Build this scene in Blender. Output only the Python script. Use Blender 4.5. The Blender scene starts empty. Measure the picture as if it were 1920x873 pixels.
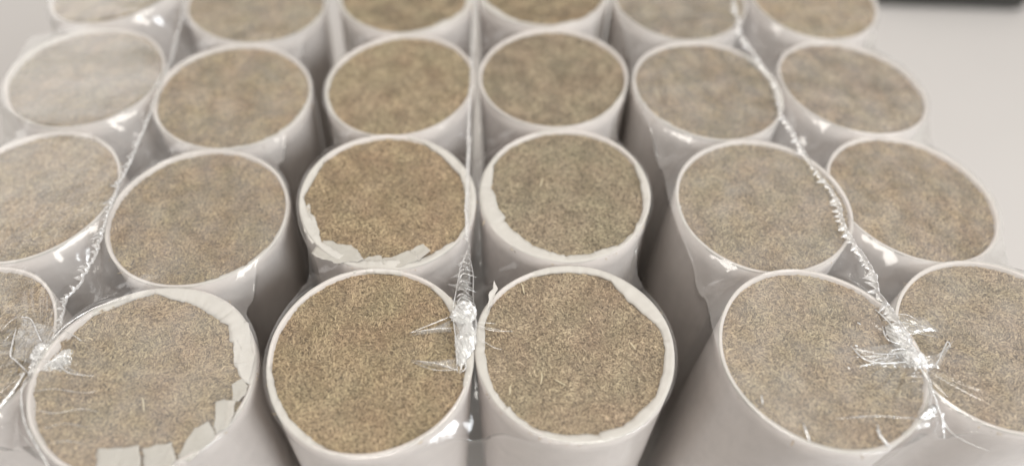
import bpy, math, random
import numpy as np
from mathutils import Vector, Matrix, noise, Euler

sc = bpy.context.scene
COL = sc.collection
PI = math.pi
random.seed(4)
rng = np.random.default_rng(7)

# ------------------------------------------------------------------ camera
F_PX, PITCH, CAM_H = 1306.0, math.radians(52.45), 0.1539
TOP = 0.140                       # height of the roll tops above the table
R = 0.025                         # roll radius
cam_d = bpy.data.cameras.new("camera")
cam = bpy.data.objects.new("camera", cam_d)
COL.objects.link(cam)
cam.location = (0, 0, TOP + CAM_H)
cam.rotation_euler = (PI / 2 - PITCH, 0, 0)
cam_d.sensor_width = 36
cam_d.lens = F_PX / 1920 * 36
cam_d.clip_start = 0.005
cam_d.clip_end = 50
cam_d.dof.use_dof = True
cam_d.dof.focus_distance = 0.179
cam_d.dof.aperture_fstop = 4.0
sc.camera = cam


def at(px, py, z=TOP):
    """point on the level z where the sight line through a photo point meets it"""
    a = (px - 960) / F_PX
    b = -(py - 436.5) / F_PX
    dz = b * math.cos(PITCH) - math.sin(PITCH)
    dy = b * math.sin(PITCH) + math.cos(PITCH)
    s = (z - TOP - CAM_H) / dz
    return Vector((a * s, dy * s, z))


# ------------------------------------------------------------------ helpers
def link_mesh(name, verts, faces, mat, parent=None, smooth=True, loc=None):
    me = bpy.data.meshes.new(name)
    if isinstance(verts, np.ndarray):
        verts = verts.tolist()
    me.from_pydata(verts, [], faces)
    me.materials.append(mat)
    if smooth:
        me.polygons.foreach_set("use_smooth", [True] * len(me.polygons))
    me.update()
    o = bpy.data.objects.new(name, me)
    COL.objects.link(o)
    if parent:
        o.parent = parent
    if loc is not None:
        o.location = loc
    return o


def grid_faces(nu, nv, wrap=False):
    """faces of a grid indexed i*nv+j, wrap closes j"""
    f = []
    for i in range(nu - 1):
        for j in range(nv if wrap else nv - 1):
            k = (j + 1) % nv
            f.append((i * nv + j, i * nv + k, (i + 1) * nv + k, (i + 1) * nv + j))
    return f


def nz(x, y, z=0.0, s=1.0):
    return noise.noise(Vector((x * s, y * s, z)))


def ridged(x, y, z=0.0):
    return 1 - abs(noise.noise(Vector((x, y, z)))) * 2


# ------------------------------------------------------------------ materials
def new_mat(name):
    m = bpy.data.materials.new(name)
    m.use_nodes = True
    nt = m.node_tree
    nt.nodes.clear()
    out = nt.nodes.new("ShaderNodeOutputMaterial")
    return m, nt, out


def N(nt, kind, **kw):
    n = nt.nodes.new(kind)
    for k, v in kw.items():
        if k in n.inputs:
            n.inputs[k].default_value = v
        else:
            setattr(n, k, v)
    return n


def ramp(nt, stops):
    r = nt.nodes.new("ShaderNodeValToRGB")
    e = r.color_ramp.elements
    while len(e) < len(stops):
        e.new(0.5)
    for el, (p, c) in zip(e, stops):
        el.position = p
        el.color = (*c, 1) if len(c) == 3 else c
    return r


def mat_herb(fibre):
    m, nt, out = new_mat("herb_fibre" if fibre else "herb_wool")
    L = nt.links.new
    p = N(nt, "ShaderNodeBsdfPrincipled", Roughness=0.85)
    p.inputs["Specular IOR Level"].default_value = 0.25
    tc = nt.nodes.new("ShaderNodeTexCoord")
    oi = nt.nodes.new("ShaderNodeObjectInfo")
    off = N(nt, "ShaderNodeVectorMath", operation="MULTIPLY_ADD")
    L(tc.outputs["Object"], off.inputs[0])
    off.inputs[1].default_value = (1, 1, 1)
    comb = nt.nodes.new("ShaderNodeCombineXYZ")
    L(oi.outputs["Random"], comb.inputs[0])
    L(oi.outputs["Random"], comb.inputs[1])
    L(comb.outputs[0], off.inputs[2])
    n1 = N(nt, "ShaderNodeTexNoise", Scale=75.0, Detail=3.0, Roughness=0.55)
    L(off.outputs[0], n1.inputs["Vector"])
    patch = ramp(nt, [(0.34, (0.468, 0.403, 0.274)), (0.5, (0.487, 0.401, 0.276)), (0.66, (0.497, 0.390, 0.272))])
    L(n1.outputs[0], patch.inputs[0])
    n2 = N(nt, "ShaderNodeTexNoise", Scale=900.0, Detail=3.0, Roughness=0.6)
    L(off.outputs[0], n2.inputs["Vector"])
    if fibre:
        g = nt.nodes.new("ShaderNodeNewGeometry")
        val = ramp(nt, [(0.0, (0.13, 0.11, 0.09)), (0.07, (0.38, 0.34, 0.29)), (0.35, (0.8, 0.78, 0.74)), (0.8, (1.15, 1.14, 1.1)), (0.97, (1.3, 1.3, 1.28)), (1.0, (1.55, 1.55, 1.55))])
        L(g.outputs["Random Per Island"], val.inputs[0])
    else:
        val = ramp(nt, [(0.3, (0.32, 0.29, 0.25)), (0.7, (0.75, 0.72, 0.68))])
        L(n2.outputs[0], val.inputs[0])
    mx = N(nt, "ShaderNodeMix", data_type="RGBA", blend_type="MULTIPLY")
    mx.inputs[0].default_value = 1
    L(patch.outputs[0], mx.inputs[6])
    L(val.outputs[0], mx.inputs[7])
    hs = N(nt, "ShaderNodeHueSaturation")
    wn = N(nt, "ShaderNodeTexWhiteNoise", noise_dimensions="1D")
    L(oi.outputs["Random"], wn.inputs["W"])
    ms = N(nt, "ShaderNodeMapRange")
    ms.inputs[3].default_value = 0.82
    ms.inputs[4].default_value = 1.08
    L(wn.outputs[0], ms.inputs[0])
    L(ms.outputs[0], hs.inputs["Saturation"])
    mr = N(nt, "ShaderNodeMapRange")
    mr.inputs[3].default_value = 0.92
    mr.inputs[4].default_value = 1.08
    L(oi.outputs["Random"], mr.inputs[0])
    L(mr.outputs[0], hs.inputs["Value"])
    L(mx.outputs[2], hs.inputs["Color"])
    tint = N(nt, "ShaderNodeMix", data_type="RGBA", blend_type="MULTIPLY")
    tint.inputs[0].default_value = 1
    L(hs.outputs[0], tint.inputs[6])
    L(oi.outputs["Color"], tint.inputs[7])
    L(tint.outputs[2], p.inputs["Base Color"])
    if not fibre:
        b = N(nt, "ShaderNodeBump", Strength=0.6, Distance=0.0004)
        L(n2.outputs[0], b.inputs["Height"])
        L(b.outputs[0], p.inputs["Normal"])
    L(p.outputs[0], out.inputs[0])
    return m


def mat_paper(name, col, rough=0.55, trans=0.0):
    m, nt, out = new_mat(name)
    L = nt.links.new
    p = N(nt, "ShaderNodeBsdfPrincipled", Roughness=rough)
    p.inputs["Specular IOR Level"].default_value = 0.35
    tc = nt.nodes.new("ShaderNodeTexCoord")
    n1 = N(nt, "ShaderNodeTexNoise", Scale=160.0, Detail=4.0, Roughness=0.6)
    L(tc.outputs["Object"], n1.inputs["Vector"])
    r = ramp(nt, [(0.3, [c * 0.93 for c in col]), (0.55, col), (0.75, [min(0.9, c * 1.04) for c in col])])
    L(n1.outputs[0], r.inputs[0])
    L(r.outputs[0], p.inputs["Base Color"])
    n2 = N(nt, "ShaderNodeTexNoise", Scale=420.0, Detail=3.0)
    L(tc.outputs["Object"], n2.inputs["Vector"])
    mp = N(nt, "ShaderNodeMapping")
    mp.inputs["Scale"].default_value = (110, 110, 26)
    mp.inputs["Rotation"].default_value = (0.2, 0.15, 0)
    L(tc.outputs["Object"], mp.inputs["Vector"])
    n3 = N(nt, "ShaderNodeTexNoise", Scale=1.0, Detail=2.0, Distortion=0.6)
    L(mp.outputs[0], n3.inputs["Vector"])
    b0 = N(nt, "ShaderNodeBump", Strength=0.35, Distance=0.0012)
    L(n3.outputs[0], b0.inputs["Height"])
    b = N(nt, "ShaderNodeBump", Strength=0.25, Distance=0.0003)
    L(n2.outputs[0], b.inputs["Height"])
    L(b0.outputs[0], b.inputs["Normal"])
    L(b.outputs[0], p.inputs["Normal"])
    if trans:
        t = N(nt, "ShaderNodeBsdfTransparent")
        mx = N(nt, "ShaderNodeMixShader")
        mx.inputs[0].default_value = trans
        L(p.outputs[0], mx.inputs[1])
        L(t.outputs[0], mx.inputs[2])
        L(mx.outputs[0], out.inputs[0])
    else:
        L(p.outputs[0], out.inputs[0])
    return m


def mat_film(name, haze, gloss_rough=0.1, gain=1.0, bump=0.3, scale=(140, 140, 25), tint=(0.98, 0.98, 0.97)):
    """thin clear plastic: see-through, a mirror-like coat by Fresnel and a little white haze"""
    m, nt, out = new_mat(name)
    L = nt.links.new
    tc = nt.nodes.new("ShaderNodeTexCoord")
    mp = N(nt, "ShaderNodeMapping")
    mp.inputs["Scale"].default_value = scale
    L(tc.outputs["Object"], mp.inputs["Vector"])
    n = N(nt, "ShaderNodeTexNoise", Scale=1.0, Detail=4.0, Roughness=0.55)
    L(mp.outputs[0], n.inputs["Vector"])
    b = N(nt, "ShaderNodeBump", Strength=bump, Distance=0.0006)
    L(n.outputs[0], b.inputs["Height"])
    t = N(nt, "ShaderNodeBsdfTransparent", Color=(*tint, 1))
    d = N(nt, "ShaderNodeBsdfDiffuse", Color=(0.85, 0.84, 0.83, 1))
    g = N(nt, "ShaderNodeBsdfGlossy", Color=(1, 1, 1, 1), Roughness=gloss_rough)
    L(b.outputs[0], g.inputs["Normal"])
    L(b.outputs[0], d.inputs["Normal"])
    m1 = N(nt, "ShaderNodeMixShader")
    if isinstance(haze, tuple):
        r = ramp(nt, [(0.35, (haze[0],) * 3), (0.7, (haze[1],) * 3)])
        L(n.outputs[0], r.inputs[0])
        L(r.outputs[0], m1.inputs[0])
    else:
        m1.inputs[0].default_value = haze
    L(t.outputs[0], m1.inputs[1])
    L(d.outputs[0], m1.inputs[2])
    # Schlick's law, the same from either side of the sheet
    lw = N(nt, "ShaderNodeLayerWeight", Blend=0.5)
    L(b.outputs[0], lw.inputs["Normal"])
    pw = N(nt, "ShaderNodeMath", operation="POWER")
    pw.inputs[1].default_value = 5.0
    L(lw.outputs["Facing"], pw.inputs[0])
    k = N(nt, "ShaderNodeMath", operation="MULTIPLY_ADD")
    k.inputs[1].default_value = 0.9 * gain
    k.inputs[2].default_value = 0.045 * gain
    k.use_clamp = True
    L(pw.outputs[0], k.inputs[0])
    m2 = N(nt, "ShaderNodeMixShader")
    L(k.outputs[0], m2.inputs[0])
    L(m1.outputs[0], m2.inputs[1])
    L(g.outputs[0], m2.inputs[2])
    L(m2.outputs[0], out.inputs[0])
    return m


def mat_plain(name, col, rough=0.6, scale=20, var=0.06, bump=0.0):
    m, nt, out = new_mat(name)
    L = nt.links.new
    p = N(nt, "ShaderNodeBsdfPrincipled", Roughness=rough)
    tc = nt.nodes.new("ShaderNodeTexCoord")
    n = N(nt, "ShaderNodeTexNoise", Scale=scale, Detail=5.0, Roughness=0.6)
    L(tc.outputs["Object"], n.inputs["Vector"])
    r = ramp(nt, [(0.3, [c * (1 - var) for c in col]), (0.7, [c * (1 + var) for c in col])])
    L(n.outputs[0], r.inputs[0])
    L(r.outputs[0], p.inputs["Base Color"])
    L(p.outputs[0], out.inputs[0])
    return m


M_WOOL = mat_herb(False)
M_FIBRE = mat_herb(True)
M_PAPER = mat_paper("roll_paper", (0.70, 0.65, 0.625), 0.42)  # pink light reflected from the front is tinted into this wall colour
M_RIM = mat_paper("folded_paper", (0.66, 0.63, 0.59), 0.7, 0.1)
M_FLAP = mat_paper("torn_paper", (0.62, 0.59, 0.54), 0.75, 0.3)
M_THIN = mat_paper("thin_paper", (0.74, 0.71, 0.67), 0.7, 0.22)
M_STRAW = mat_plain("straw", (0.72, 0.62, 0.43), 0.7, 300)
M_FILM = {'A': mat_film("clear_film_left", (0.07, 0.15), 0.14, 1.2, 0.3),
          'C': mat_film("clear_film_middle", (0.015, 0.035), 0.12, 0.9, 0.25),
          'E': mat_film("clear_film_right", (0.08, 0.17), 0.13, 1.1, 0.3)}
M_SEAM = mat_film("seam_film", (0.4, 0.8), 0.25, 3.5, 0.6, (500, 500, 500))
M_STRAND = mat_film("strand_film", (0.45, 0.75), 0.25, 3.0, 0.3, (300, 300, 300))
M_KNOT = mat_film("knot_film", (0.42, 0.8), 0.1, 4.0, 0.3, (420, 420, 420))
M_CREASE = mat_film("crease_film", (0.3, 0.55), 0.2, 5.0, 0.3, (500, 500, 500))
M_CREST = mat_film("crest_film", (0.35, 0.6), 0.35, 12.0, 0.1, (300, 300, 300))
M_GLARE = mat_film("painted_glare_film", (0.07, 0.25), 0.3, 0.35, 0.1, (18, 70, 20))  # milky glare on the film, painted as white haze
M_VEIL = mat_film("veil_film", (0.08, 0.28), 0.15, 1.8, 0.5, (400, 400, 400))
M_TABLE = mat_plain("table_laminate", (0.555, 0.53, 0.51), 0.55, 6, 0.02)
M_DARK = mat_plain("dark_plastic", (0.035, 0.034, 0.03), 0.5, 60, 0.15)

# ------------------------------------------------------------------ the rolls: place, height and slant of every top
ROLLS = {
    'A1': (-0.1384, 0.0817, 0.0002, 0.016, -0.002), 'B1': (-0.0874, 0.0749, 0.0011, -0.115, -0.014),
    'C1': (-0.0344, 0.0798, 0.0013, -0.021, 0.053), 'D1': (0.0155, 0.0833, -0.0008, -0.018, -0.017),
    'E1': (0.0753, 0.0801, 0.0018, -0.044, -0.026), 'F1': (0.1226, 0.0848, -0.0013, 0.052, -0.016),
    'A2': (-0.1398, 0.1326, 0.0004, 0.008, 0.010), 'B2': (-0.0892, 0.1253, -0.0001, -0.039, 0.013),
    'C2': (-0.0354, 0.1301, 0.0011, -0.085, 0.031), 'D2': (0.0155, 0.1337, -0.0003, 0.010, 0.034),
    'E2': (0.0723, 0.1295, -0.0001, -0.002, 0.007), 'F2': (0.1186, 0.1346, -0.0033, -0.080, -0.014),
    'A3': (-0.1422, 0.1835, 0.0017, -0.033, 0.013), 'B3': (-0.0915, 0.1759, -0.0001, -0.062, 0.030),
    'C3': (-0.0373, 0.1811, 0.0003, 0.045, 0.021), 'D3': (0.0139, 0.1846, 0.0003, 0.004, 0.014),
    'E3': (0.0651, 0.1797, -0.0007, -0.048, -0.005), 'F3': (0.1153, 0.1838, -0.0031, -0.084, -0.043),
    'A4': (-0.1484, 0.2338, 0.0026, 0.09, -0.029), 'B4': (-0.0951, 0.2267, 0.0, -0.09, -0.026),
    'C4': (-0.0399, 0.2315, 0.0007, -0.032, -0.009), 'D4': (0.0117, 0.2354, 0.0005, -0.003, -0.032),
    'E4': (0.0633, 0.2302, -0.0006, -0.011, 0.016), 'F4': (0.1145, 0.2339, -0.0018, -0.068, 0.07)}
LEAN = {'A': -0.09, 'B': -0.09, 'C': -0.075, 'D': 0.0, 'E': -0.03, 'F': -0.02}   # sideways shift of the foot per metre down

# width of the folded paper edge (share of the radius) by direction in degrees: 0 right, 90 far, 270 near
RIMS = {
    'D1': [(0, .075), (25, .07), (60, .06), (85, .05), (100, .045), (112, .06), (130, .085), (160, .08), (185, .09), (215, .10), (235, .085), (255, .10), (272, .075), (290, .10), (310, .09), (335, .10)],
    'D2': [(0, .06), (30, .05), (60, .045), (90, .035), (120, .07), (140, .15), (165, .17), (190, .17), (215, .14), (240, .09), (265, .07), (290, .06), (320, .07), (345, .08)],
    'C2': [(0, .07), (30, .07), (60, .05), (90, .03), (115, .05), (140, .12), (160, .10), (178, .10), (192, .11), (200, .08), (215, .10), (225, .09), (245, .05), (270, .05), (300, .04), (330, .05)],
    'C1': [(0, .05), (30, .06), (60, .06), (80, .035), (95, .075), (115, .06), (140, .055), (170, .05), (190, .055), (210, .075), (235, .07), (260, .035), (285, .03), (320, .03), (345, .035)],
    'B1': [(0, .13), (12, .15), (25, .20), (33, .22), (38, .16), (52, .22), (70, .16), (88, .10), (98, .07), (112, .17), (128, .12), (142, .05), (160, .025), (200, .02), (250, .03), (262, .05), (300, .06), (330, .07), (345, .12)],
    'B2': [(0, .03), (60, .02), (120, .012), (200, .015), (270, .025), (300, .05), (340, .045)],
    'B3': [(0, .04), (60, .03), (120, .02), (200, .02), (250, .02), (300, .06), (340, .05)],
    'C3': [(0, .02), (90, .02), (150, .03), (185, .05), (230, .035), (270, .02), (320, .04)],
    'D3': [(0, .02), (60, .02), (150, .02), (200, .03), (260, .025), (300, .04), (330, .05)],
    'E3': [(0, .10), (30, .09), (50, .04), (90, .02), (150, .02), (200, .03), (230, .04), (300, .03), (340, .06)],
    'E2': [(0, .02), (60, .015), (150, .02), (180, .045), (210, .04), (240, .02), (300, .02), (340, .03)],
    'E1': [(0, .02), (60, .015), (150, .02), (180, .03), (230, .04), (265, .055), (290, .045), (320, .03)],
    'C4': [(0, .09), (60, .05), (180, .05), (220, .05), (270, .03), (310, .10), (345, .10)],
    'D4': [(0, .05), (90, .03), (180, .05), (225, .13), (260, .05), (300, .05), (340, .06)],
    'B4': [(0, .03), (90, .02), (180, .03), (230, .03), (270, .02), (310, .04), (340, .05)],
}
# inner edge of the folded paper on the five nearest rolls, as sight points on their tops
INNER = {
    'D1': [(1065, 507), (1120, 512), (1145, 523), (1180, 560), (1215, 590), (1238, 615), (1248, 650), (1243, 700), (1228, 745), (1205, 765), (1165, 800), (1120, 812), (1060, 815), (1010, 805), (975, 785), (950, 760), (925, 730), (915, 700), (908, 660), (908, 610), (922, 570), (940, 545), (985, 520), (1030, 510)],
    'C1': [(700, 515), (775, 520), (800, 533), (830, 562), (852, 600), (864, 640), (872, 690), (866, 730), (840, 780), (800, 815), (740, 845), (680, 850), (620, 842), (570, 810), (540, 780), (520, 745), (508, 690), (512, 640), (530, 590), (560, 555), (600, 530), (650, 520)],
    'C2': [(740, 258), (790, 265), (830, 290), (862, 320), (872, 360), (872, 410), (855, 440), (820, 462), (780, 478), (700, 488), (640, 478), (605, 458), (590, 425), (577, 400), (572, 375), (590, 345), (610, 310), (640, 278), (690, 260)],
    'D2': [(1060, 247), (1110, 252), (1150, 268), (1185, 300), (1200, 340), (1207, 390), (1190, 430), (1160, 455), (1110, 470), (1050, 474), (1000, 455), (960, 425), (932, 390), (922, 350), (925, 310), (945, 280), (985, 258)],
    'B1': [(290, 549), (345, 563), (400, 590), (425, 600), (432, 660), (442, 695), (462, 712), (446, 745), (420, 800), (385, 840), (330, 868), (262, 884), (190, 890), (110, 870), (75, 800), (62, 740), (70, 690), (100, 640), (150, 605), (200, 590), (240, 568)],
}


def inner_radii(key, na):
    """radius of the inner edge in every direction, straight between the given points"""
    cx, cy, dz, tx, ty = ROLLS[key]
    P = [at(x, y, TOP + dz) for x, y in INNER[key]]
    P = [(p.x - cx, p.y - cy) for p in P]
    out = []
    for j in range(na):
        t = 2 * PI * j / na
        ux, uy = math.cos(t), math.sin(t)
        best = R * 0.9
        for (ax, ay), (bx, by) in zip(P, P[1:] + P[:1]):
            den = ux * (by - ay) - uy * (bx - ax)
            if abs(den) < 1e-12:
                continue
            r = (ax * (by - ay) - ay * (bx - ax)) / den
            px, py = ux * r, uy * r
            d = (px - ax) * (bx - ax) + (py - ay) * (by - ay)
            if r > 0 and 0 <= d <= (bx - ax) ** 2 + (by - ay) ** 2:
                best = r
                break
        out.append(best)
    return out


DEFAULT_RIM = [(0, .02), (90, .014), (180, .02), (240, .025), (300, .025)]


def rim_width(tab, deg):
    deg %= 360
    t = tab + [(tab[0][0] + 360, tab[0][1])]
    if deg < t[0][0]:
        deg += 360
    for (a, wa), (b, wb) in zip(t, t[1:]):
        if a <= deg <= b:
            return wa + (wb - wa) * (deg - a) / (b - a)
    return tab[0][1]


# ---- the herb filling, a few shared variants ----
DENT_AT = [None]


def herb_height(x, y, s):
    h = 0.00022 * nz(x, y, s * 7.1, 90) + 0.00033 * nz(x, y, s * 3.3 + 5, 330) + 0.00028 * nz(x, y, s + 9, 800)
    if DENT_AT[0]:
        dx, dy = x - DENT_AT[0][0], y - DENT_AT[0][1]
        dd = math.hypot(dx, dy)
        env = math.exp(-(max(0, dd - 0.005) / 0.013) ** 2)
        h += env * 0.0024 * (max(0, ridged(dx * 70, dy * 330, s * 1.3)) ** 2 - 0.45)
    r = math.hypot(x, y)
    return h - 0.0004 * max(0, (r / R - 0.86) / 0.12) ** 2


def fibre_mesh(s, n, rad):
    """n short bent flat fibres lying on the wool"""
    g = np.random.default_rng(100 + s)
    rr = rad * np.sqrt(g.random(n))
    th = g.random(n) * 2 * PI
    cx, cy = rr * np.cos(th), rr * np.sin(th)
    # a slowly turning grain gives combed tufts
    grain = np.array([nz(a, b, s * 2.0, 130) * 5 for a, b in zip(cx, cy)])
    az = grain + g.normal(0, 0.75, n)
    ln = g.gamma(5, 0.00011, n) + 0.0003
    wd = g.uniform(0.00006, 0.00012, n)
    bend = g.normal(0, 0.7, n)
    big = g.random(n) < 0.025
    ln = np.where(big, ln * 2.2, ln)
    wd = np.where(big, wd * 1.25, wd)
    bend = np.where(big, bend * 1.6, bend)
    el = g.normal(0.0, 0.24, n) * np.where(big, 0.5, 1)
    z0 = np.array([herb_height(a, b, s) for a, b in zip(cx, cy)]) + g.uniform(0.00002, 0.00030, n)
    K = 4
    V = np.zeros((n, K, 2, 3))
    px, py, pz = cx.copy(), cy.copy(), z0.copy()
    step = ln / (K - 1)
    for k in range(K):
        a = az + bend * (k - 1.5)
        nx, ny = -np.sin(a), np.cos(a)
        w = wd * (0.35 if k in (0, K - 1) else 1.0)
        for q, sg in enumerate((-1, 1)):
            V[:, k, q, 0] = px + sg * w * nx
            V[:, k, q, 1] = py + sg * w * ny
            V[:, k, q, 2] = pz + sg * w * 0.35
        px = px + step * np.cos(a)
        py = py + step * np.sin(a)
        pz = pz + step * el
    base = np.arange(n)[:, None] * (K * 2)
    F = []
    for k in range(K - 1):
        F.append(np.concatenate([base + 2 * k, base + 2 * k + 1, base + 2 * k + 3, base + 2 * k + 2], 1))
    return V.reshape(-1, 3), np.concatenate(F, 0)


def build_filling_mesh(s, n, dent=None):
    DENT_AT[0] = dent
    rad = R * 0.985
    nr, na = 90, 280
    verts = [(0, 0, herb_height(0, 0, s))]
    faces = []
    for i in range(1, nr + 1):
        r = rad * i / nr
        for j in range(na):
            t = 2 * PI * j / na
            x, y = r * math.cos(t), r * math.sin(t)
            verts.append((x, y, herb_height(x, y, s)))
    for j in range(na):
        faces.append((0, 1 + j, 1 + (j + 1) % na))
    for i in range(nr - 1):
        a = 1 + i * na
        for j in range(na):
            k = (j + 1) % na
            faces.append((a + j, a + na + j, a + na + k, a + k))
    fv, ff = fibre_mesh(s, n, rad * 0.985)
    nb = len(verts)
    allv = np.concatenate([np.array(verts), fv], 0)
    me = bpy.data.meshes.new("herb_filling")
    me.from_pydata(allv.tolist(), [], faces + (ff + nb).tolist())
    me.materials.append(M_WOOL)
    me.materials.append(M_FIBRE)
    mi = np.zeros(len(me.polygons), dtype=np.int32)
    mi[len(faces):] = 1
    me.polygons.foreach_set("material_index", mi)
    sm = np.ones(len(me.polygons), dtype=bool)
    me.polygons.foreach_set("use_smooth", sm)
    me.update()
    return me


FILL = [build_filling_mesh(s, 21000) for s in range(5)]


def outline(seed, t):
    """slightly out-of-round roll"""
    return R * (1 - 0.004 + 0.021 * nz(math.cos(t), math.sin(t), seed * 3.7, 1.1) + 0.003 * nz(math.cos(t), math.sin(t), seed + 40.0, 3.5))


def paper_piece(poly, zc, mat, parent, curl=0.0004, seed=0, name="paper_flap"):
    """torn sheet: polygon in local xy (list of 2-tuples), wrinkled and given thickness"""
    c = (sum(p[0] for p in poly) / len(poly), sum(p[1] for p in poly) / len(poly))
    edge = []
    for (a, b) in zip(poly, poly[1:] + poly[:1]):
        n = max(2, int(math.hypot(a[0] - b[0], a[1] - b[1]) / 0.0004))
        for k in range(n):
            f = k / n
            j = 0.00008
            ex, ey = a[0] + (b[0] - a[0]) * f, a[1] + (b[1] - a[1]) * f
            edge.append((ex + random.uniform(-j, j) + 0.0007 * nz(ex, ey, seed + 1.0, 380), ey + random.uniform(-j, j) + 0.0007 * nz(ex, ey, seed + 7.0, 380)))
    rings = 9
    verts = []
    for i in range(rings):
        f = i / (rings - 1)
        f = max(f, 0.001)
        for e in edge:
            x = c[0] + (e[0] - c[0]) * f
            y = c[1] + (e[1] - c[1]) * f
            z = zc + curl * nz(x, y, seed * 5.0, 260) + curl * 0.7 * ridged(x * 420, y * 420, seed) + curl * 0.6 * f * f
            verts.append((x, y, z))
    m = len(edge)
    o = link_mesh(name, verts, grid_faces(rings, m, True), mat, parent)
    so = o.modifiers.new("thickness", 'SOLIDIFY')
    so.thickness = 0.00007
    so.offset = 0
    return o


def tube(path, rad, mat, parent, name, seg=7, flat=1.0, taper=True):
    """smooth tube along a list of points"""
    P = [Vector(p) for p in path]
    pts = []
    n = len(P)
    for i in range(n - 1):
        p0, p1, p2, p3 = P[max(i - 1, 0)], P[i], P[i + 1], P[min(i + 2, n - 1)]
        for k in range(8):
            t = k / 8
            pts.append(0.5 * ((2 * p1) + (p2 - p0) * t + (2 * p0 - 5 * p1 + 4 * p2 - p3) * t * t + (3 * p1 - p0 - 3 * p2 + p3) * t ** 3))
    pts.append(P[-1])
    verts = []
    m = len(pts)
    for i, p in enumerate(pts):
        d = (pts[min(i + 1, m - 1)] - pts[max(i - 1, 0)]).normalized()
        side = d.cross(Vector((0, 0, 1)))
        side = side.normalized() if side.length > 1e-6 else Vector((1, 0, 0))
        up = side.cross(d)
        f = i / (m - 1)
        r = rad * (math.sin(PI * min(max(f, 0.04), 0.96)) ** 0.5 if taper else 1) * (1 + 0.25 * math.sin(i * 1.7))
        for k in range(seg):
            a = 2 * PI * k / seg
            verts.append(p + side * (r * math.cos(a)) + up * (r * flat * math.sin(a)))
    faces = grid_faces(m, seg, True)
    faces.append(tuple(range(seg))[::-1])
    faces.append(tuple((m - 1) * seg + k for k in range(seg)))
    return link_mesh(name, [tuple(v) for v in verts], faces, mat, parent)


LABELS = {
    'A1': "roll cut off at the lower left picture edge, film knot on its right rim",
    'B1': "front roll with several torn paper flaps along its lower right edge",
    'C1': "front roll left of the middle film knot, narrow even paper rim round brown top",
    'D1': "front roll right of the middle film knot, thick crinkled rim, loose pale straws",
    'E1': "front roll with bright film glints on its near edge, left of the sparkling knot",
    'F1': "roll cut off at the lower right picture edge, right of the sparkling knot",
    'A2': "roll cut off at the left edge, in the second row behind the corner roll",
    'B2': "second-row roll behind the one with torn flaps, glint on its near right wall",
    'C2': "second-row roll with torn paper scraps along its near edge, left of film seam",
    'D2': "second-row roll right of the middle seam, broad white rim, greenish speckled top",
    'E2': "second-row roll left of the right crinkled seam, its bare wall facing the dark gap",
    'F2': "second-row roll at the right outer side, film-hazed beige top",
    'A3': "milky film-veiled roll in the third row at far left, pale smeared top",
    'B3': "third-row roll between the left seam and the dark gap, glint on near right rim",
    'C3': "third-row roll directly left of the straight middle film strand",
    'D3': "third-row roll directly right of the straight middle film strand, very thin rim",
    'E3': "third-row roll with frayed white paper along its right side",
    'F3': "blurred pinkish beige roll at the right outer side of the third row",
    'A4': "faint milky roll in the back row at far left, cut off by top edge",
    'B4': "back-row roll just right of the left film seam, glint on near right wall",
    'C4': "back-row roll directly left of the straight middle film strand",
    'D4': "back-row roll directly right of the straight middle film strand, notched near rim",
    'E4': "back-row roll just left of the right crinkled seam",
    'F4': "back-row roll at the right end, beside the bare table and dark case",
}


def local_poly(px, z, origin):
    out = []
    for (x, y) in px:
        p = at(x, y, z)
        out.append((p.x - origin.x, p.y - origin.y))
    return out


def tilt_rot(tx, ty):
    n = Vector((-tx, -ty, 1)).normalized()
    return Vector((0, 0, 1)).rotation_difference(n)


# own colour of each filling (the herb is redder in some rolls, greener in others)
TINT = {'C1': (0.98, 0.90, 0.80), 'D1': (0.99, 0.89, 0.79), 'C2': (0.97, 0.85, 0.76), 'D2': (0.93, 0.93, 0.80), 'B1': (0.95, 0.89, 0.81),
        'E1': (0.97, 0.89, 0.81), 'F1': (0.92, 0.87, 0.82), 'B2': (0.94, 0.87, 0.77), 'E2': (0.95, 0.90, 0.79), 'F2': (0.98, 0.88, 0.82),
        'F3': (0.98, 0.88, 0.83), 'A2': (0.97, 0.89, 0.82), 'A3': (1.0, 0.93, 0.88), 'A1': (0.93, 0.86, 0.78)}
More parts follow.
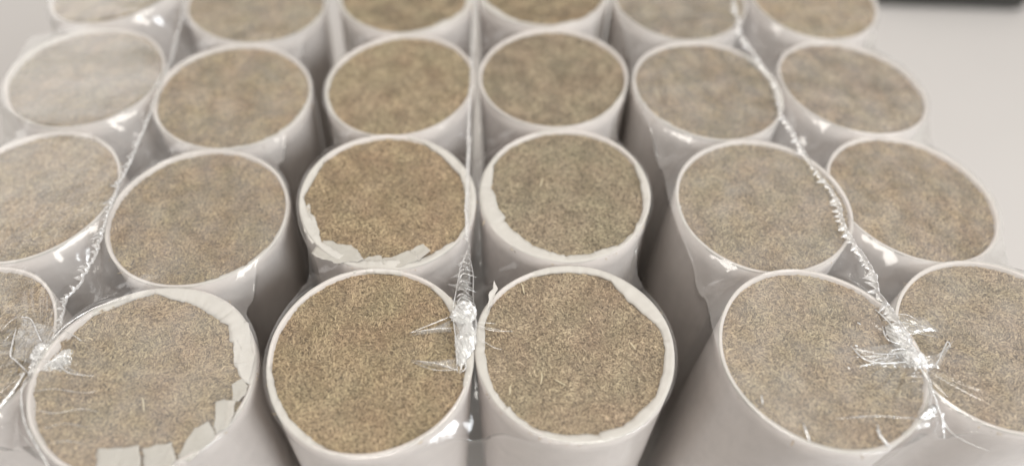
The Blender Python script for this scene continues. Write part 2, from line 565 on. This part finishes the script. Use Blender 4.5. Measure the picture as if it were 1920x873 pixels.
# where a film knot presses folds into the filling
DENT = {'B1': (88, 672), 'A1': (88, 672), 'E1': (1705, 668), 'F1': (1705, 668)}
roll_root = {}
for idx, (key, (cx, cy, dz, tx, ty)) in enumerate(ROLLS.items()):
    zt = TOP + dz
    lean = LEAN[key[0]]
    root = bpy.data.objects.new("herb_roll", None)
    COL.objects.link(root)
    root.empty_display_size = 0.01
    root.location = (cx + lean * TOP, cy, 0)
    root["label"] = LABELS[key]
    root["category"] = "herb roll"
    root["group"] = "white paper rolls of pressed herb standing upright"
    roll_root[key] = root
    ox, oy = root.location.x, root.location.y
    # wall of white paper, hollow at the top
    na = 160
    levels = [0, 0.03, 0.06, 0.085, 0.105, 0.12, 0.13, 0.136, None]
    verts = []
    for lv in levels:
        for j in range(na):
            t = 2 * PI * j / na
            r = outline(idx, t)
            x, y = r * math.cos(t), r * math.sin(t)
            ztop = zt + tx * x + ty * y
            z = ztop if lv is None else lv * (ztop / TOP) * 0.985
            sh = lean * (ztop - z)
            bulge = 0.00025 * nz(math.cos(t) * 1.5, math.sin(t) * 1.5, z * 30 + idx)
            verts.append((cx + sh + x * (1 + bulge / R) - ox, cy + y * (1 + bulge / R) - oy, z))
    for (rf, dd) in ((0.985, 0.0004), (0.965, 0.0002), (0.955, -0.004)):
        for j in range(na):
            t = 2 * PI * j / na
            r = outline(idx, t) * rf
            x, y = r * math.cos(t), r * math.sin(t)
            verts.append((cx + x - ox, cy + y - oy, zt + tx * x + ty * y + dd - 0.0002))
    faces = grid_faces(len(levels) + 3, na, True)
    link_mesh("paper_wrap", verts, faces, M_PAPER, root)
    # filling
    q = tilt_rot(tx, ty)
    fill, spin = FILL[(idx * 2 + idx // 5) % 5], idx * 1.37
    if key in DENT:
        kp = at(*DENT[key], zt)
        fill, spin = build_filling_mesh(20 + idx, 21000, (kp.x - cx, kp.y - cy)), 0
    f = bpy.data.objects.new("herb_filling", fill)
    tn = TINT.get(key, (0.95, 0.90, 0.80))
    tn = [0.25 * c + 0.75 * d for c, d in zip(tn, (0.975, 0.935, 0.885))]
    f.color = (*tn, 1)
    COL.objects.link(f)
    f.parent = root
    f.location = (cx - ox, cy - oy, zt - 0.0009)
    f.rotation_mode = 'QUATERNION'
    f.rotation_quaternion = q @ Euler((0, 0, spin)).to_quaternion()
    f.scale = (0.998, 0.998, 1)
    # folded-in paper edge
    tab = RIMS.get(key, DEFAULT_RIM)
    na2 = 360
    prof = [(0.0, -0.0003), (0.015, 0.00012), (0.2, 0.0003), (0.45, 0.00022), (0.75, 0.00005), (1.0, -0.0001), (1.0, -0.0007)]
    verts = []
    wide = max(w for _, w in tab) > 0.055
    jag = []
    jr = random.Random(idx)
    inner = inner_radii(key, na2) if key in INNER else None
    v = 0
    for j in range(na2):
        if jr.random() < 0.09:
            v = jr.uniform(-1, 1)
        jag.append(v)
    for k, (u, dzp) in enumerate(prof):
        for j in range(na2):
            t = 2 * PI * j / na2
            deg = j * 360 / na2
            w = rim_width(tab, deg)
            if inner:
                w = max(0.012, 1 - inner[j] / outline(idx, t))
            w = w * (1 + (0.1 if inner else 0.2) * jag[j]) + (0.008 * nz(math.cos(t) * 9, math.sin(t) * 9, idx) if wide else 0.003 * nz(math.cos(t) * 6, math.sin(t) * 6, idx))
            w = max(w, 0.008)
            r0 = outline(idx, t) * 1.001
            r = r0 * (1 - w * u)
            x, y = r * math.cos(t), r * math.sin(t)
            wr = 0.0004 * (u if u < 1 else 1) * (nz(math.cos(t) * 14, math.sin(t) * 14, idx * 2.0 + u) + 0.8 * jag[j]) if wide else 0.0
            verts.append((cx + x - ox, cy + y - oy, zt + tx * x + ty * y + dzp + wr))
    link_mesh("folded_rim", verts, grid_faces(len(prof), na2, True), M_RIM, root)

# ---- torn scraps on the rolls that show them (sheet outlines as seen, laid on the filling) ----
def scraps(key, polys, mat=M_FLAP):
    cx, cy, dz, tx, ty = ROLLS[key]
    root = roll_root[key]
    for n, (pp, lift) in enumerate(polys):
        z = TOP + dz - 0.0003
        P = local_poly(pp, z, root.location)
        ccx = sum(p[0] for p in P) / len(P) + root.location.x - cx
        ccy = sum(p[1] for p in P) / len(P) + root.location.y - cy
        paper_piece(P, z + tx * ccx + ty * ccy + lift, mat, root, 0.00022, seed=n + ord(key[0]))


scraps('C2', [([(583, 478), (606, 454), (660, 462), (684, 490), (640, 497), (605, 490)], 0.0002),
              ([(672, 494), (690, 478), (716, 480), (724, 497), (700, 502)], 0.0001),
              ([(712, 484), (775, 466), (787, 484), (745, 500), (720, 500)], 0.0004),
              ([(768, 468), (793, 456), (806, 468), (786, 486)], 0.0008)])
scraps('C2', [([(566, 405), (580, 388), (596, 425), (602, 445), (590, 462), (574, 440)], 0.0)], M_RIM)
scraps('B1', [([(186, 842), (262, 838), (272, 900), (180, 900)], 0.0003),
              ([(266, 838), (322, 826), (330, 862), (300, 900), (270, 900)], 0.0006),
              ([(326, 852), (360, 800), (392, 784), (402, 815), (350, 862)], 0.0003),
              ([(399, 812), (402, 750), (420, 742), (440, 748), (424, 796)], 0.0008),
              ([(428, 744), (430, 712), (448, 704), (462, 716), (444, 748)], 0.0005)])
scraps('B1', [([(430, 592), (420, 575), (462, 600), (474, 668), (462, 712), (446, 700), (434, 672)], 0.0003)], M_THIN)
scraps('D1', [([(918, 560), (928, 532), (932, 548), (922, 575), (914, 590)], 0.0012)], M_RIM)

# pale straws lying in the filling of the front rolls
for key, segs in (('D1', [((978, 531), (983, 552)), ((1016, 700), (1014, 722)), ((958, 723), (955, 742)), ((1039, 712), (1062, 724)), ((1180, 640), (1192, 655))]),
                  ('B1', [((268, 745), (270, 772))]), ('D2', [((1012, 352), (1018, 335))]), ('E3', [((1225, 165), (1236, 195))])):
    root = roll_root[key]
    cx, cy, dz, tx, ty = ROLLS[key]
    for a, b in segs:
        pa, pb = at(*a, TOP + dz), at(*b, TOP + dz)
        path = []
        for i in range(4):
            p = pa.lerp(pb, i / 3)
            path.append((p.x - root.location.x + random.uniform(-1, 1) * 0.0001, p.y - root.location.y,
                         TOP + dz + tx * (p.x - cx) + ty * (p.y - cy) + 0.0003 - root.location.z))
        tube(path, 0.00018, M_STRAW, root, "straw", 6)

# ------------------------------------------------------------------ the three film bundles
def convex(pts):
    pts = sorted(set((round(a, 7), round(b, 7)) for a, b in pts))
    def half(ps):
        h = []
        for p in ps:
            while len(h) > 1 and (h[-1][0] - h[-2][0]) * (p[1] - h[-2][1]) - (h[-1][1] - h[-2][1]) * (p[0] - h[-2][0]) <= 0:
                h.pop()
            h.append(p)
        return h
    a, b = half(pts), half(pts[::-1])
    return a[:-1] + b[:-1]


def hull_by_angle(keys, z_down, grow, centre, nang, top=True):
    pts = []
    for k in keys:
        cx, cy, dz, tx, ty = ROLLS[k]
        for j in range(120):
            t = 2 * PI * j / 120
            r = R + grow
            pts.append((cx + LEAN[k[0]] * z_down + r * math.cos(t), cy + r * math.sin(t)))
    h = convex(pts)
    # resample evenly, starting from the vertex right of centre
    L = [0]
    for a, b in zip(h, h[1:] + h[:1]):
        L.append(L[-1] + math.hypot(a[0] - b[0], a[1] - b[1]))
    tot = L[-1]
    c0 = (centre[0] + LEAN[keys[0][0]] * z_down * 0.5 + LEAN[keys[-1][0]] * z_down * 0.5, centre[1])
    out = []
    i = 0
    for k in range(nang):
        s = tot * k / nang
        while L[i + 1] < s:
            i += 1
        f = (s - L[i]) / max(1e-9, L[i + 1] - L[i])
        a, b = h[i], h[(i + 1) % len(h)]
        out.append((a[0] + (b[0] - a[0]) * f, a[1] + (b[1] - a[1]) * f))
    # rotate the start to the point of direction +x from the centre
    cs = [(ROLLS[k][0] + LEAN[k[0]] * z_down, ROLLS[k][1]) for k in keys]
    res = []
    for (x, y) in out:
        c = min(cs, key=lambda q: math.hypot(x - q[0], y - q[1]))
        d = math.hypot(x - c[0], y - c[1])
        g = max(0.0, d - R - grow)
        pull = (0.45 if keys[0][0] == 'E' else 0.85) if x < c0[0] else 0.95
        if y < c0[1] - 0.08 and abs(x - c0[0]) < 0.03:
            pull = 0.7
        f = (d - g * pull) / d
        res.append((c[0] + (x - c[0]) * f, c[1] + (y - c[1]) * f))
    for _ in range(6):
        res = [((res[i - 1][0] + res[i][0] * 2 + res[(i + 1) % nang][0]) / 4, (res[i - 1][1] + res[i][1] * 2 + res[(i + 1) % nang][1]) / 4) for i in range(nang)]
    out = res
    ang = [math.atan2(p[1] - c0[1], p[0] - c0[0]) for p in out]
    st = min(range(nang), key=lambda q: abs(ang[q]))
    return out[st:] + out[:st]


HEIGHT = {}


def build_film(keys, knot, knot_amp, seed, label):
    root = bpy.data.objects.new("shrink_film", None)
    COL.objects.link(root)
    root.empty_display_size = 0.01
    cxs = sum(ROLLS[k][0] for k in keys) / len(keys)
    cys = sum(ROLLS[k][1] for k in keys) / len(keys)
    root.location = (cxs, cys, 0)
    root["label"] = label
    root["category"] = "plastic film"
    root["group"] = "clear shrink films around the roll bundles"
    nang = 640
    hull = hull_by_angle(keys, 0, 0.0002, (cxs, cys), nang)
    data = [ROLLS[k] for k in keys]
    kp = knot

    def height(x, y):
        sw = 0
        sz = 0
        dm = 1
        for (cx, cy, dz, tx, ty) in data:
            d = math.hypot(x - cx, y - cy) - R
            e = max(0.0, d)
            dm = min(dm, e)
            w = 1 / (e + 0.0006) ** 2
            sw += w
            sz += w * (dz + tx * (x - cx) + ty * (y - cy))
        z = TOP + sz / sw + 0.00075
        z -= min(0.007, 0.35 * dm + (90 * dm * dm))
        # creases drawn towards the knot
        dx, dy = x - kp[0], y - kp[1]
        dd = math.hypot(dx, dy)
        a = math.atan2(dy, dx)
        env = math.exp(-(dd / 0.017) ** 2)
        cr = max(0, ridged(math.cos(a) * 6, math.sin(a) * 6 + seed, dd * 30)) ** 3
        z += knot_amp * env * cr + 0.0005 * math.exp(-(dd / 0.006) ** 2)
        # ripples in the free film over the gaps
        free = min(1, dm / 0.0025)
        z += free * 0.00012 * nz(x, y, seed, 700) + 0.00007 * nz(x, y, seed + 4, 120) + free * 0.0006 * nz(x, y * 0.5, seed + 6, 150)
        return z

    HEIGHT[root.name] = height
    spine_x = (min(p[0] for p in hull) + max(p[0] for p in hull)) / 2
    y0 = min(p[1] for p in hull) + R
    y1 = max(p[1] for p in hull) - R
    rings = 150
    V = np.zeros((rings, nang, 3))
    for i in range(rings):
        f = i / (rings - 1)
        for j, (hx, hy) in enumerate(hull):
            sy = min(max(hy, y0), y1)
            g = f * 0.999 + 0.001
            x = spine_x + (hx - spine_x) * g
            y = sy + (hy - sy) * g
            V[i, j] = (x, y, height(x, y))
    edge = [(hx, hy, V[-1, j, 2]) for j, (hx, hy) in enumerate(hull)]
    rows = [V[i].tolist() for i in range(rings)]
    # rolled shoulder, then the wall down to the foot
    for k in range(1, 6):
        a = k / 5 * PI / 2
        rr = 0.0004
        rows.append([(x + (x - spine_x) / 0.05 * 0 + nxy[0] * rr * math.sin(a), y + nxy[1] * rr * math.sin(a), z - rr * (1 - math.cos(a)))
                     for (x, y, z), nxy in zip(edge, normals(hull))])
    foot = hull_by_angle(keys, TOP, 0.0005, (cxs, cys), nang)
    nn = normals(hull)
    last = rows[-1]
    for lv in range(1, 41):
        f = lv / 40
        row = []
        for j in range(nang):
            x = last[j][0] * (1 - f) + foot[j][0] * f
            y = last[j][1] * (1 - f) + foot[j][1] * f
            z = last[j][2] * (1 - f) + 0.002 * f
            dm = min(math.hypot(x - d[0] - LEAN[k[0]] * (TOP - z), y - d[1]) - R for d, k in zip(data, keys))
            free = min(1, max(0, dm) / 0.004)
            am = 0.0001 * (1 - math.exp(-f * 20)) + 0.0007 * free
            wv = am * nz(x * 60 + y * 60, z * 14 + x * 20, seed + 2) * 1.6
            row.append((x + nn[j][0] * (wv - 0.0016 * free), y + nn[j][1] * (wv - 0.0016 * free), z))
        rows.append(row)
    verts = [(x - cxs, y - cys, z) for row in rows for (x, y, z) in row]
    link_mesh("film_sheet", verts, grid_faces(len(rows), nang, True), M_FILM[keys[0][0]], root)
    return root


def normals(h):
    out = []
    n = len(h)
    for i in range(n):
        a, b = h[i - 2], h[(i + 2) % n]
        d = (b[0] - a[0], b[1] - a[1])
        l = math.hypot(*d) or 1
        out.append((d[1] / l, -d[0] / l))
    return out


def seam(root, pxpath, seed, name="seam", frill=1.0, mat=None, lift=0.0016, wide=1.0):
    """crinkled weld of the film: (px, py, half width in mm) along its course"""
    pts = [(at(x, y, TOP + lift), w * 0.001) for x, y, w in pxpath]
    dense = []
    for (a, wa), (b, wb) in zip(pts, pts[1:]):
        n = max(2, int((b - a).length / 0.00022))
        for k in range(n):
            f = k / n
            dense.append((a.lerp(b, f), (wa + (wb - wa) * f) * wide))
    dense.append(pts[-1])
    nv = 15
    s = 0
    verts = []
    sr = random.Random(int(seed * 10))
    tooth, tl, ta, skew = 0.0, 0.0012, 1.0, 0.0
    for i, (p, w) in enumerate(dense):
        d = (dense[min(i + 6, len(dense) - 1)][0] - dense[max(i - 6, 0)][0]).normalized()
        side = Vector((d.y, -d.x, 0))
        s += 0.00022
        tooth += 0.00022 / tl
        if tooth >= 1:
            tooth = 0.0
            tl = sr.uniform(0.0009, 0.0024)
            ta = sr.uniform(0.3, 1.5)
            skew = sr.uniform(-0.6, 0.9)
        saw = (1 - abs(2 * tooth - 1)) ** 0.8 * ta
        drift = 0.35 * w * nz(s * 130, seed)
        for j in range(nv):
            u = j / (nv - 1)
            reach = w * (0.55 + frill * (0.9 * saw - 0.2))
            x = -0.45 * w * (1 + frill * 0.4 * nz(s * 600, seed + 2)) + u * reach * 1.6
            z = w * (0.75 * math.exp(-((u - 0.18) / 0.2) ** 2) + frill * 0.4 * saw * (1 - u) * (0.3 + u) * 2) * (1 + 0.4 * nz(s * 800, u * 2, seed))
            q = p + side * (x + drift) + d * (skew * frill * w * u * saw)
            verts.append((q.x - root.location.x, q.y - root.location.y, q.z + z - 0.0004))
    return link_mesh(name, verts, grid_faces(len(dense), nv), mat or M_SEAM, root)


def knot(root, px, py, rx, ry, rz, rot, seed, lift=0.0012, name="knot"):
    """crumpled lump where the film is gathered; radii in mm"""
    import bmesh
    bm = bmesh.new()
    bmesh.ops.create_icosphere(bm, subdivisions=6, radius=1)
    c = at(px, py, TOP + lift)
    for v in bm.verts:
        n = v.co.normalized()
        a = 0.30 * ridged(n.x * 2.3, n.y * 1.6, n.z * 2.0 + seed) + 0.13 * ridged(n.x * 4.5, n.y * 2.2 + seed, n.z * 4) + 0.02 * nz(n.x * 11, n.y * 6, n.z * 11 + seed)
        r = 0.72 + a
        co = Vector((n.x * r * rx, n.y * r * ry, n.z * r * rz)) * 0.001
        tw = co.y * 330
        co = Vector((co.x * math.cos(tw) - co.z * math.sin(tw), co.y, co.x * math.sin(tw) * 0.6 + co.z * math.cos(tw)))
        co.rotate(Euler((0, 0, rot)))
        v.co = co + c - root.location
    me = bpy.data.meshes.new(name)
    bm.to_mesh(me)
    bm.free()
    me.materials.append(M_KNOT)
    me.polygons.foreach_set("use_smooth", [True] * len(me.polygons))
    o = bpy.data.objects.new(name, me)
    COL.objects.link(o)
    o.parent = root
    return o


def crease(root, pp, rad=0.12, lift=0.0012, name="crease", arch=0.0004, flat=0.7, mat=None):
    path = []
    n = len(pp)
    for i, (x, y) in enumerate(pp):
        f = i / (n - 1)
        p = at(x, y, TOP + 0.0015)
        p.z = max(HEIGHT[root.name](p.x, p.y), TOP - 0.004) + lift - 0.0010 + arch * math.sin(PI * f)
        path.append(tuple(p - root.location))
    return tube(path, rad * 0.001, mat or M_CREASE, root, name, 8, flat)


def veil(root, pp, lift=0.0012, seed=1, name="film_flap", arch=0.0008, wr=0.0003, fr=500, mat=None):
    """thin loose flap of film stretched between the listed outline points"""
    P = [at(x, y, TOP + lift) - root.location for x, y in pp]
    c = sum(P, Vector()) / len(P)
    edge = []
    for a, b in zip(P, P[1:] + P[:1]):
        n = 14
        for k in range(n):
            f = k / n
            p = a.lerp(b, f)
            p = p.lerp(c, (0.0 if mat else 0.10) * math.sin(PI * f))
            edge.append(p)
    rings = 12
    verts = []
    for i in range(rings):
        f = max(0.001, i / (rings - 1))
        for e in edge:
            q = c.lerp(e, f)
            z = q.z + arch * (1 - f * f) + wr * ridged(q.x * fr, q.y * fr * 1.6, seed) * (0.4 + 0.6 * f)
            verts.append((q.x, q.y, z))
    return link_mesh(name, verts, grid_faces(rings, len(edge), True), mat or M_VEIL, root)


# left bundle
kL = at(88, 672)
filmL = build_film(['A1', 'A2', 'A3', 'A4', 'B1', 'B2', 'B3', 'B4'], kL, 0.0007, 1.0,
                   "clear film round the left bundle, crinkled curving seam, whitish knot at lower left")
seam(filmL, [(350, -60, .35), (341, 30, .4), (322, 110, .45), (300, 165, .5), (285, 200, .6), (262, 260, .7), (240, 310, .65), (222, 345, .6), (205, 395, .8), (192, 440, .75), (175, 485, .9), (152, 530, .9), (122, 560, .75), (116, 600, .45), (104, 640, .55), (88, 668, .9)], 1.3, wide=1.9)
knot(filmL, 84, 678, 2.6, 4.2, 1.6, -0.5, 1.0)
knot(filmL, 118, 672, 3.0, 2.2, 1.1, 0.3, 2.0, 0.002)
knot(filmL, 78, 662, 2.6, 2.6, 1.4, 0.8, 3.0, 0.0022)
knot(filmL, 96, 690, 2.4, 2.0, 1.2, 0.1, 4.0, 0.0022)
for pp, r in (([(100, 655), (80, 640), (60, 600), (38, 595)], .22), ([(60, 705), (35, 680), (22, 668), (25, 640), (30, 615)], .28),
              ([(92, 690), (118, 690), (140, 708), (182, 711)], .2), ([(95, 700), (125, 680), (135, 678)], .25), ([(50, 700), (25, 735), (-5, 770), (-30, 800)], .5),
              ([(60, 700), (54, 740), (62, 800), (85, 850), (100, 880)], .3), ([(128, 630), (150, 640), (162, 648)], .12),
              ([(110, 650), (140, 620), (190, 585), (250, 560)], .16)):
    crease(filmL, pp, r)
veil(filmL, [(70, 690), (22, 672), (28, 630), (42, 592), (100, 612), (108, 650)], seed=2)
veil(filmL, [(100, 650), (130, 660), (140, 700), (180, 712), (120, 712), (80, 700)], seed=3)

for pp, r in (([(72, 745), (110, 738), (165, 742), (188, 736)], .14), ([(75, 775), (110, 782), (160, 772), (190, 776)], .16), ([(92, 812), (130, 800), (170, 806)], .12),
              ([(100, 838), (135, 832), (165, 836)], .12), ([(0, 620), (20, 600), (38, 592)], .15), ([(5, 640), (20, 625), (30, 612)], .12),
              ([(20, 790), (60, 830), (90, 875)], .1)):
    crease(filmL, pp, r, 0.0010, arch=0.0001, mat=M_VEIL)
veil(filmL, [(12, 140), (60, 70), (150, 50), (250, 62), (305, 100), (298, 160), (230, 210), (150, 238), (50, 232), (15, 190)], 0.0036, 4, "painted_glare", 0.0001, 0.0006, 60, M_GLARE)  # added hazy sheet, paints the film glare over the far-left third-row roll

# middle bundle
kM = at(872, 640)
filmM = build_film(['C1', 'C2', 'C3', 'C4', 'D1', 'D2', 'D3', 'D4'], kM, 0.00008, 5.0,
                   "clear film round the middle bundle, straight strand and glossy knot between front rolls")
seam(filmM, [(892, -60, .5), (889, 40, .55), (884, 130, .6), (880, 220, .65), (878, 270, .75), (876, 340, .7), (874, 395, .6), (877, 440, .6)], 5.1, "strand", 0.15, M_STRAND, lift=0.0026, wide=1.5)
seam(filmM, [(884, 250, .2), (880, 320, .25), (879, 390, .3), (877, 450, .4)], 5.9, "strand", 0.8, lift=0.0027)
seam(filmM, [(877, 440, .7), (878, 465, .9), (874, 490, 2.0), (873, 530, 2.6), (872, 565, 2.9), (870, 590, 2.2)], 6.3, "seam", 0.9, M_VEIL)
for i, y in enumerate(range(478, 578, 11)):
    crease(filmM, [(858, y + 6 + (i % 3) * 3), (868, y + (i % 2) * 3), (884 + (i % 3) * 4, y + 5)], .16, 0.0026, arch=0.0008)
crease(filmM, [(876, 455), (862, 485), (857, 520), (855, 560), (850, 585)], .2, 0.0022)
crease(filmM, [(878, 460), (886, 500), (886, 540), (890, 580)], .12, 0.0022)
knot(filmM, 868, 588, 3.4, 3.4, 1.7, 0.3, 5.0, 0.002)
knot(filmM, 872, 640, 2.6, 6.2, 1.7, -0.12, 7.0, 0.0018)
for pp, r in (([(842, 600), (815, 612), (770, 628)], .13), ([(770, 628), (815, 622), (850, 620)], .12), ([(858, 695), (815, 684), (772, 678)], .1),
              ([(862, 694), (815, 696), (772, 680)], .08), ([(895, 602), (930, 604)], .09), ([(888, 606), (920, 618), (962, 618)], .1), ([(892, 630), (925, 650), (940, 652)], .08),
              ([(900, 610), (940, 616)], .06), ([(872, 560), (890, 585), (892, 625), (880, 660), (862, 698)], .2), ([(850, 600), (855, 640), (858, 700)], .18),
              ([(868, 655), (874, 690), (862, 700)], .15), ([(872, 610), (880, 640), (876, 668)], .22)):
    crease(filmM, pp, r, 0.0016)
veil(filmM, [(845, 600), (768, 629), (848, 622)], seed=5)
veil(filmM, [(858, 672), (770, 679), (860, 697)], seed=6)
veil(filmM, [(846, 580), (892, 580), (896, 640), (862, 702), (852, 640)], seed=8, lift=0.003)

# right bundle
kR = at(1705, 668)
filmR = build_film(['E1', 'E2', 'E3', 'E4', 'F1', 'F2', 'F3', 'F4'], kR, 0.0008, 9.0,
                   "clear film round the right bundle, zigzag seam, sparkling knot at lower right")
seam(filmR, [(1365, -60, .5), (1378, 10, .6), (1392, 70, .6), (1425, 115, .5), (1455, 160, .45), (1466, 215, .55), (1490, 255, .6), (1508, 290, .75), (1530, 320, .5), (1555, 350, .6), (1572, 385, .75), (1580, 420, .7), (1598, 450, .6), (1618, 480, .75), (1640, 520, .8), (1645, 550, .7), (1668, 580, .9), (1690, 625, 1.0), (1708, 665, 1.2)], 9.2, frill=1.2, wide=1.6)
knot(filmR, 1690, 635, 2.4, 4.4, 1.2, 0.55, 11.0)
knot(filmR, 1712, 672, 3.0, 2.4, 1.2, -0.4, 12.0)
for pp, r in (([(1652, 612), (1660, 640), (1690, 648)], .2), ([(1592, 650), (1615, 676), (1650, 684), (1700, 680)], .28), ([(1655, 680), (1668, 662), (1695, 660), (1698, 675)], .15),
              ([(1745, 690), (1765, 672), (1778, 645), (1785, 632), (1792, 642)], .22), ([(1708, 668), (1712, 690), (1716, 698)], .2), ([(1712, 665), (1735, 680), (1748, 688), (1722, 684)], .2),
              ([(1655, 600), (1690, 600), (1748, 604)], .12), ([(1722, 690), (1738, 712), (1742, 740), (1738, 768)], .2),
              ([(1702, 668), (1740, 720), (1800, 790), (1880, 830)], .15), ([(1600, 655), (1640, 668), (1690, 665)], .12),
              ([(1640, 580), (1668, 610), (1690, 650)], .25), ([(1670, 575), (1690, 600), (1712, 640)], .2),
              ([(1690, 610), (1730, 615), (1770, 622)], .1), ([(1560, 790), (1640, 785), (1720, 788)], .1),
              ([(1730, 590), (1710, 580), (1690, 578)], .15)):
    crease(filmR, pp, r)
for pp, r in (([(1500, 800), (1504, 815), (1512, 834)], .32), ([(1640, 800), (1644, 822), (1664, 842)], .45), ([(1422, 748), (1425, 765)], .22),
              ([(1722, 786), (1738, 772), (1750, 765), (1742, 780), (1728, 788)], .7), ([(1606, 606), (1612, 610)], .2), ([(1600, 650), (1606, 652)], .25), ([(1585, 692), (1590, 696)], .2)):
    crease(filmR, pp, r, 0.0012, "crease", 0.0003, mat=M_CREST)
veil(filmR, [(1690, 640), (1600, 652), (1640, 690), (1712, 690)], seed=11)
veil(filmR, [(1712, 670), (1775, 660), (1790, 635), (1760, 690), (1730, 692)], seed=12)
veil(filmR, [(1740, 740), (1760, 765), (1745, 800), (1700, 812), (1715, 790)], seed=13)
veil(filmR, [(1680, 590), (1735, 595), (1760, 620), (1700, 630)], seed=14)


# ------------------------------------------------------------------ table and the dark object behind
me_v = []
n = 24
for i in range(n + 1):
    for j in range(n + 1):
        me_v.append((-2.2 + 4.4 * i / n, -0.6 + 3.4 * j / n, 0))
tb = link_mesh("table_surface", me_v, grid_faces(n + 1, n + 1), M_TABLE)
tb["kind"] = "structure"

import bmesh
a = at(1652, -40, 0.02)
b = at(1905, 2, 0.0)
case = bpy.data.objects.new("dark_case", None)
COL.objects.link(case)
case.location = at(1772, 19, 0.0)
case.empty_display_size = 0.01
case["label"] = "dark blurred flat case lying on the table behind the right bundle"
case["category"] = "case"


def rbox(sx, sy, sz, off, bev, mat, parent, name, rz=0):
    bm = bmesh.new()
    bmesh.ops.create_cube(bm, size=1)
    for v in bm.verts:
        v.co = Vector((v.co.x * sx, v.co.y * sy, v.co.z * sz))
    bmesh.ops.bevel(bm, geom=bm.edges[:], offset=bev, segments=4, affect='EDGES', profile=0.6)
    me = bpy.data.meshes.new(name)
    bm.to_mesh(me)
    bm.free()
    me.materials.append(mat)
    o = bpy.data.objects.new(name, me)
    COL.objects.link(o)
    o.parent = parent
    o.location = off
    o.rotation_euler = (0, 0, rz)
    return o


CASE_W, CASE_D = (at(1920, 16, 0.0) - at(1640, 16, 0.0)).length, 0.12
rbox(CASE_W, CASE_D, 0.014, (0, CASE_D / 2, 0.0085), 0.004, M_DARK, case, "case_base", 0)
rbox(CASE_W * 0.99, CASE_D * 0.98, 0.010, (0, CASE_D / 2 + 0.001, 0.0215), 0.004, M_DARK, case, "case_lid", 0)
case.rotation_euler = (0, 0, -0.06)

# ------------------------------------------------------------------ light
w = bpy.data.worlds.new("World")
sc.world = w
w.use_nodes = True
nt = w.node_tree
bg = nt.nodes["Background"]
tc = nt.nodes.new("ShaderNodeTexCoord")
sep = nt.nodes.new("ShaderNodeSeparateXYZ")
nt.links.new(tc.outputs["Generated"], sep.inputs[0])
mr = nt.nodes.new("ShaderNodeMapRange")
mr.inputs[1].default_value = -1
mr.inputs[2].default_value = 1
nt.links.new(sep.outputs["Z"], mr.inputs[0])
r = ramp(nt, [(0.0, (0.12, 0.075, 0.07)), (0.5, (0.20, 0.155, 0.15)), (0.72, (0.62, 0.585, 0.55)), (1.0, (1.0, 0.965, 0.92))])
nt.links.new(mr.outputs[0], r.inputs[0])
nt.links.new(r.outputs[0], bg.inputs["Color"])
bg.inputs["Strength"].default_value = 0.62


def area(name, loc, target, sx, sy, power, col):
    l = bpy.data.lights.new(name, 'AREA')
    l.shape = 'RECTANGLE'
    l.size = sx
    l.size_y = sy
    l.energy = power
    l.color = col
    o = bpy.data.objects.new(name, l)
    COL.objects.link(o)
    o.location = loc
    o.rotation_euler = (Vector(target) - Vector(loc)).to_track_quat('-Z', 'Y').to_euler()
    return o


area("ceiling_light", (0.05, 0.0, 1.35), (0, 0.18, 0.1), 0.7, 0.4, 9.5, (1.0, 0.95, 0.88))
area("window_light", (0.85, -0.5, 0.8), (0, 0.15, 0.1), 0.32, 0.42, 9.5, (0.93, 0.97, 1.0))
area("side_light", (-1.3, 1.2, 1.0), (-0.1, 0.2, 0.1), 0.9, 0.8, 5.0, (1.0, 0.98, 0.96))

sc.view_settings.view_transform = 'Standard'
sc.view_settings.look = 'None'
sc.view_settings.exposure = 0
sc.view_settings.gamma = 1
sc.cycles.transparent_max_bounces = 16
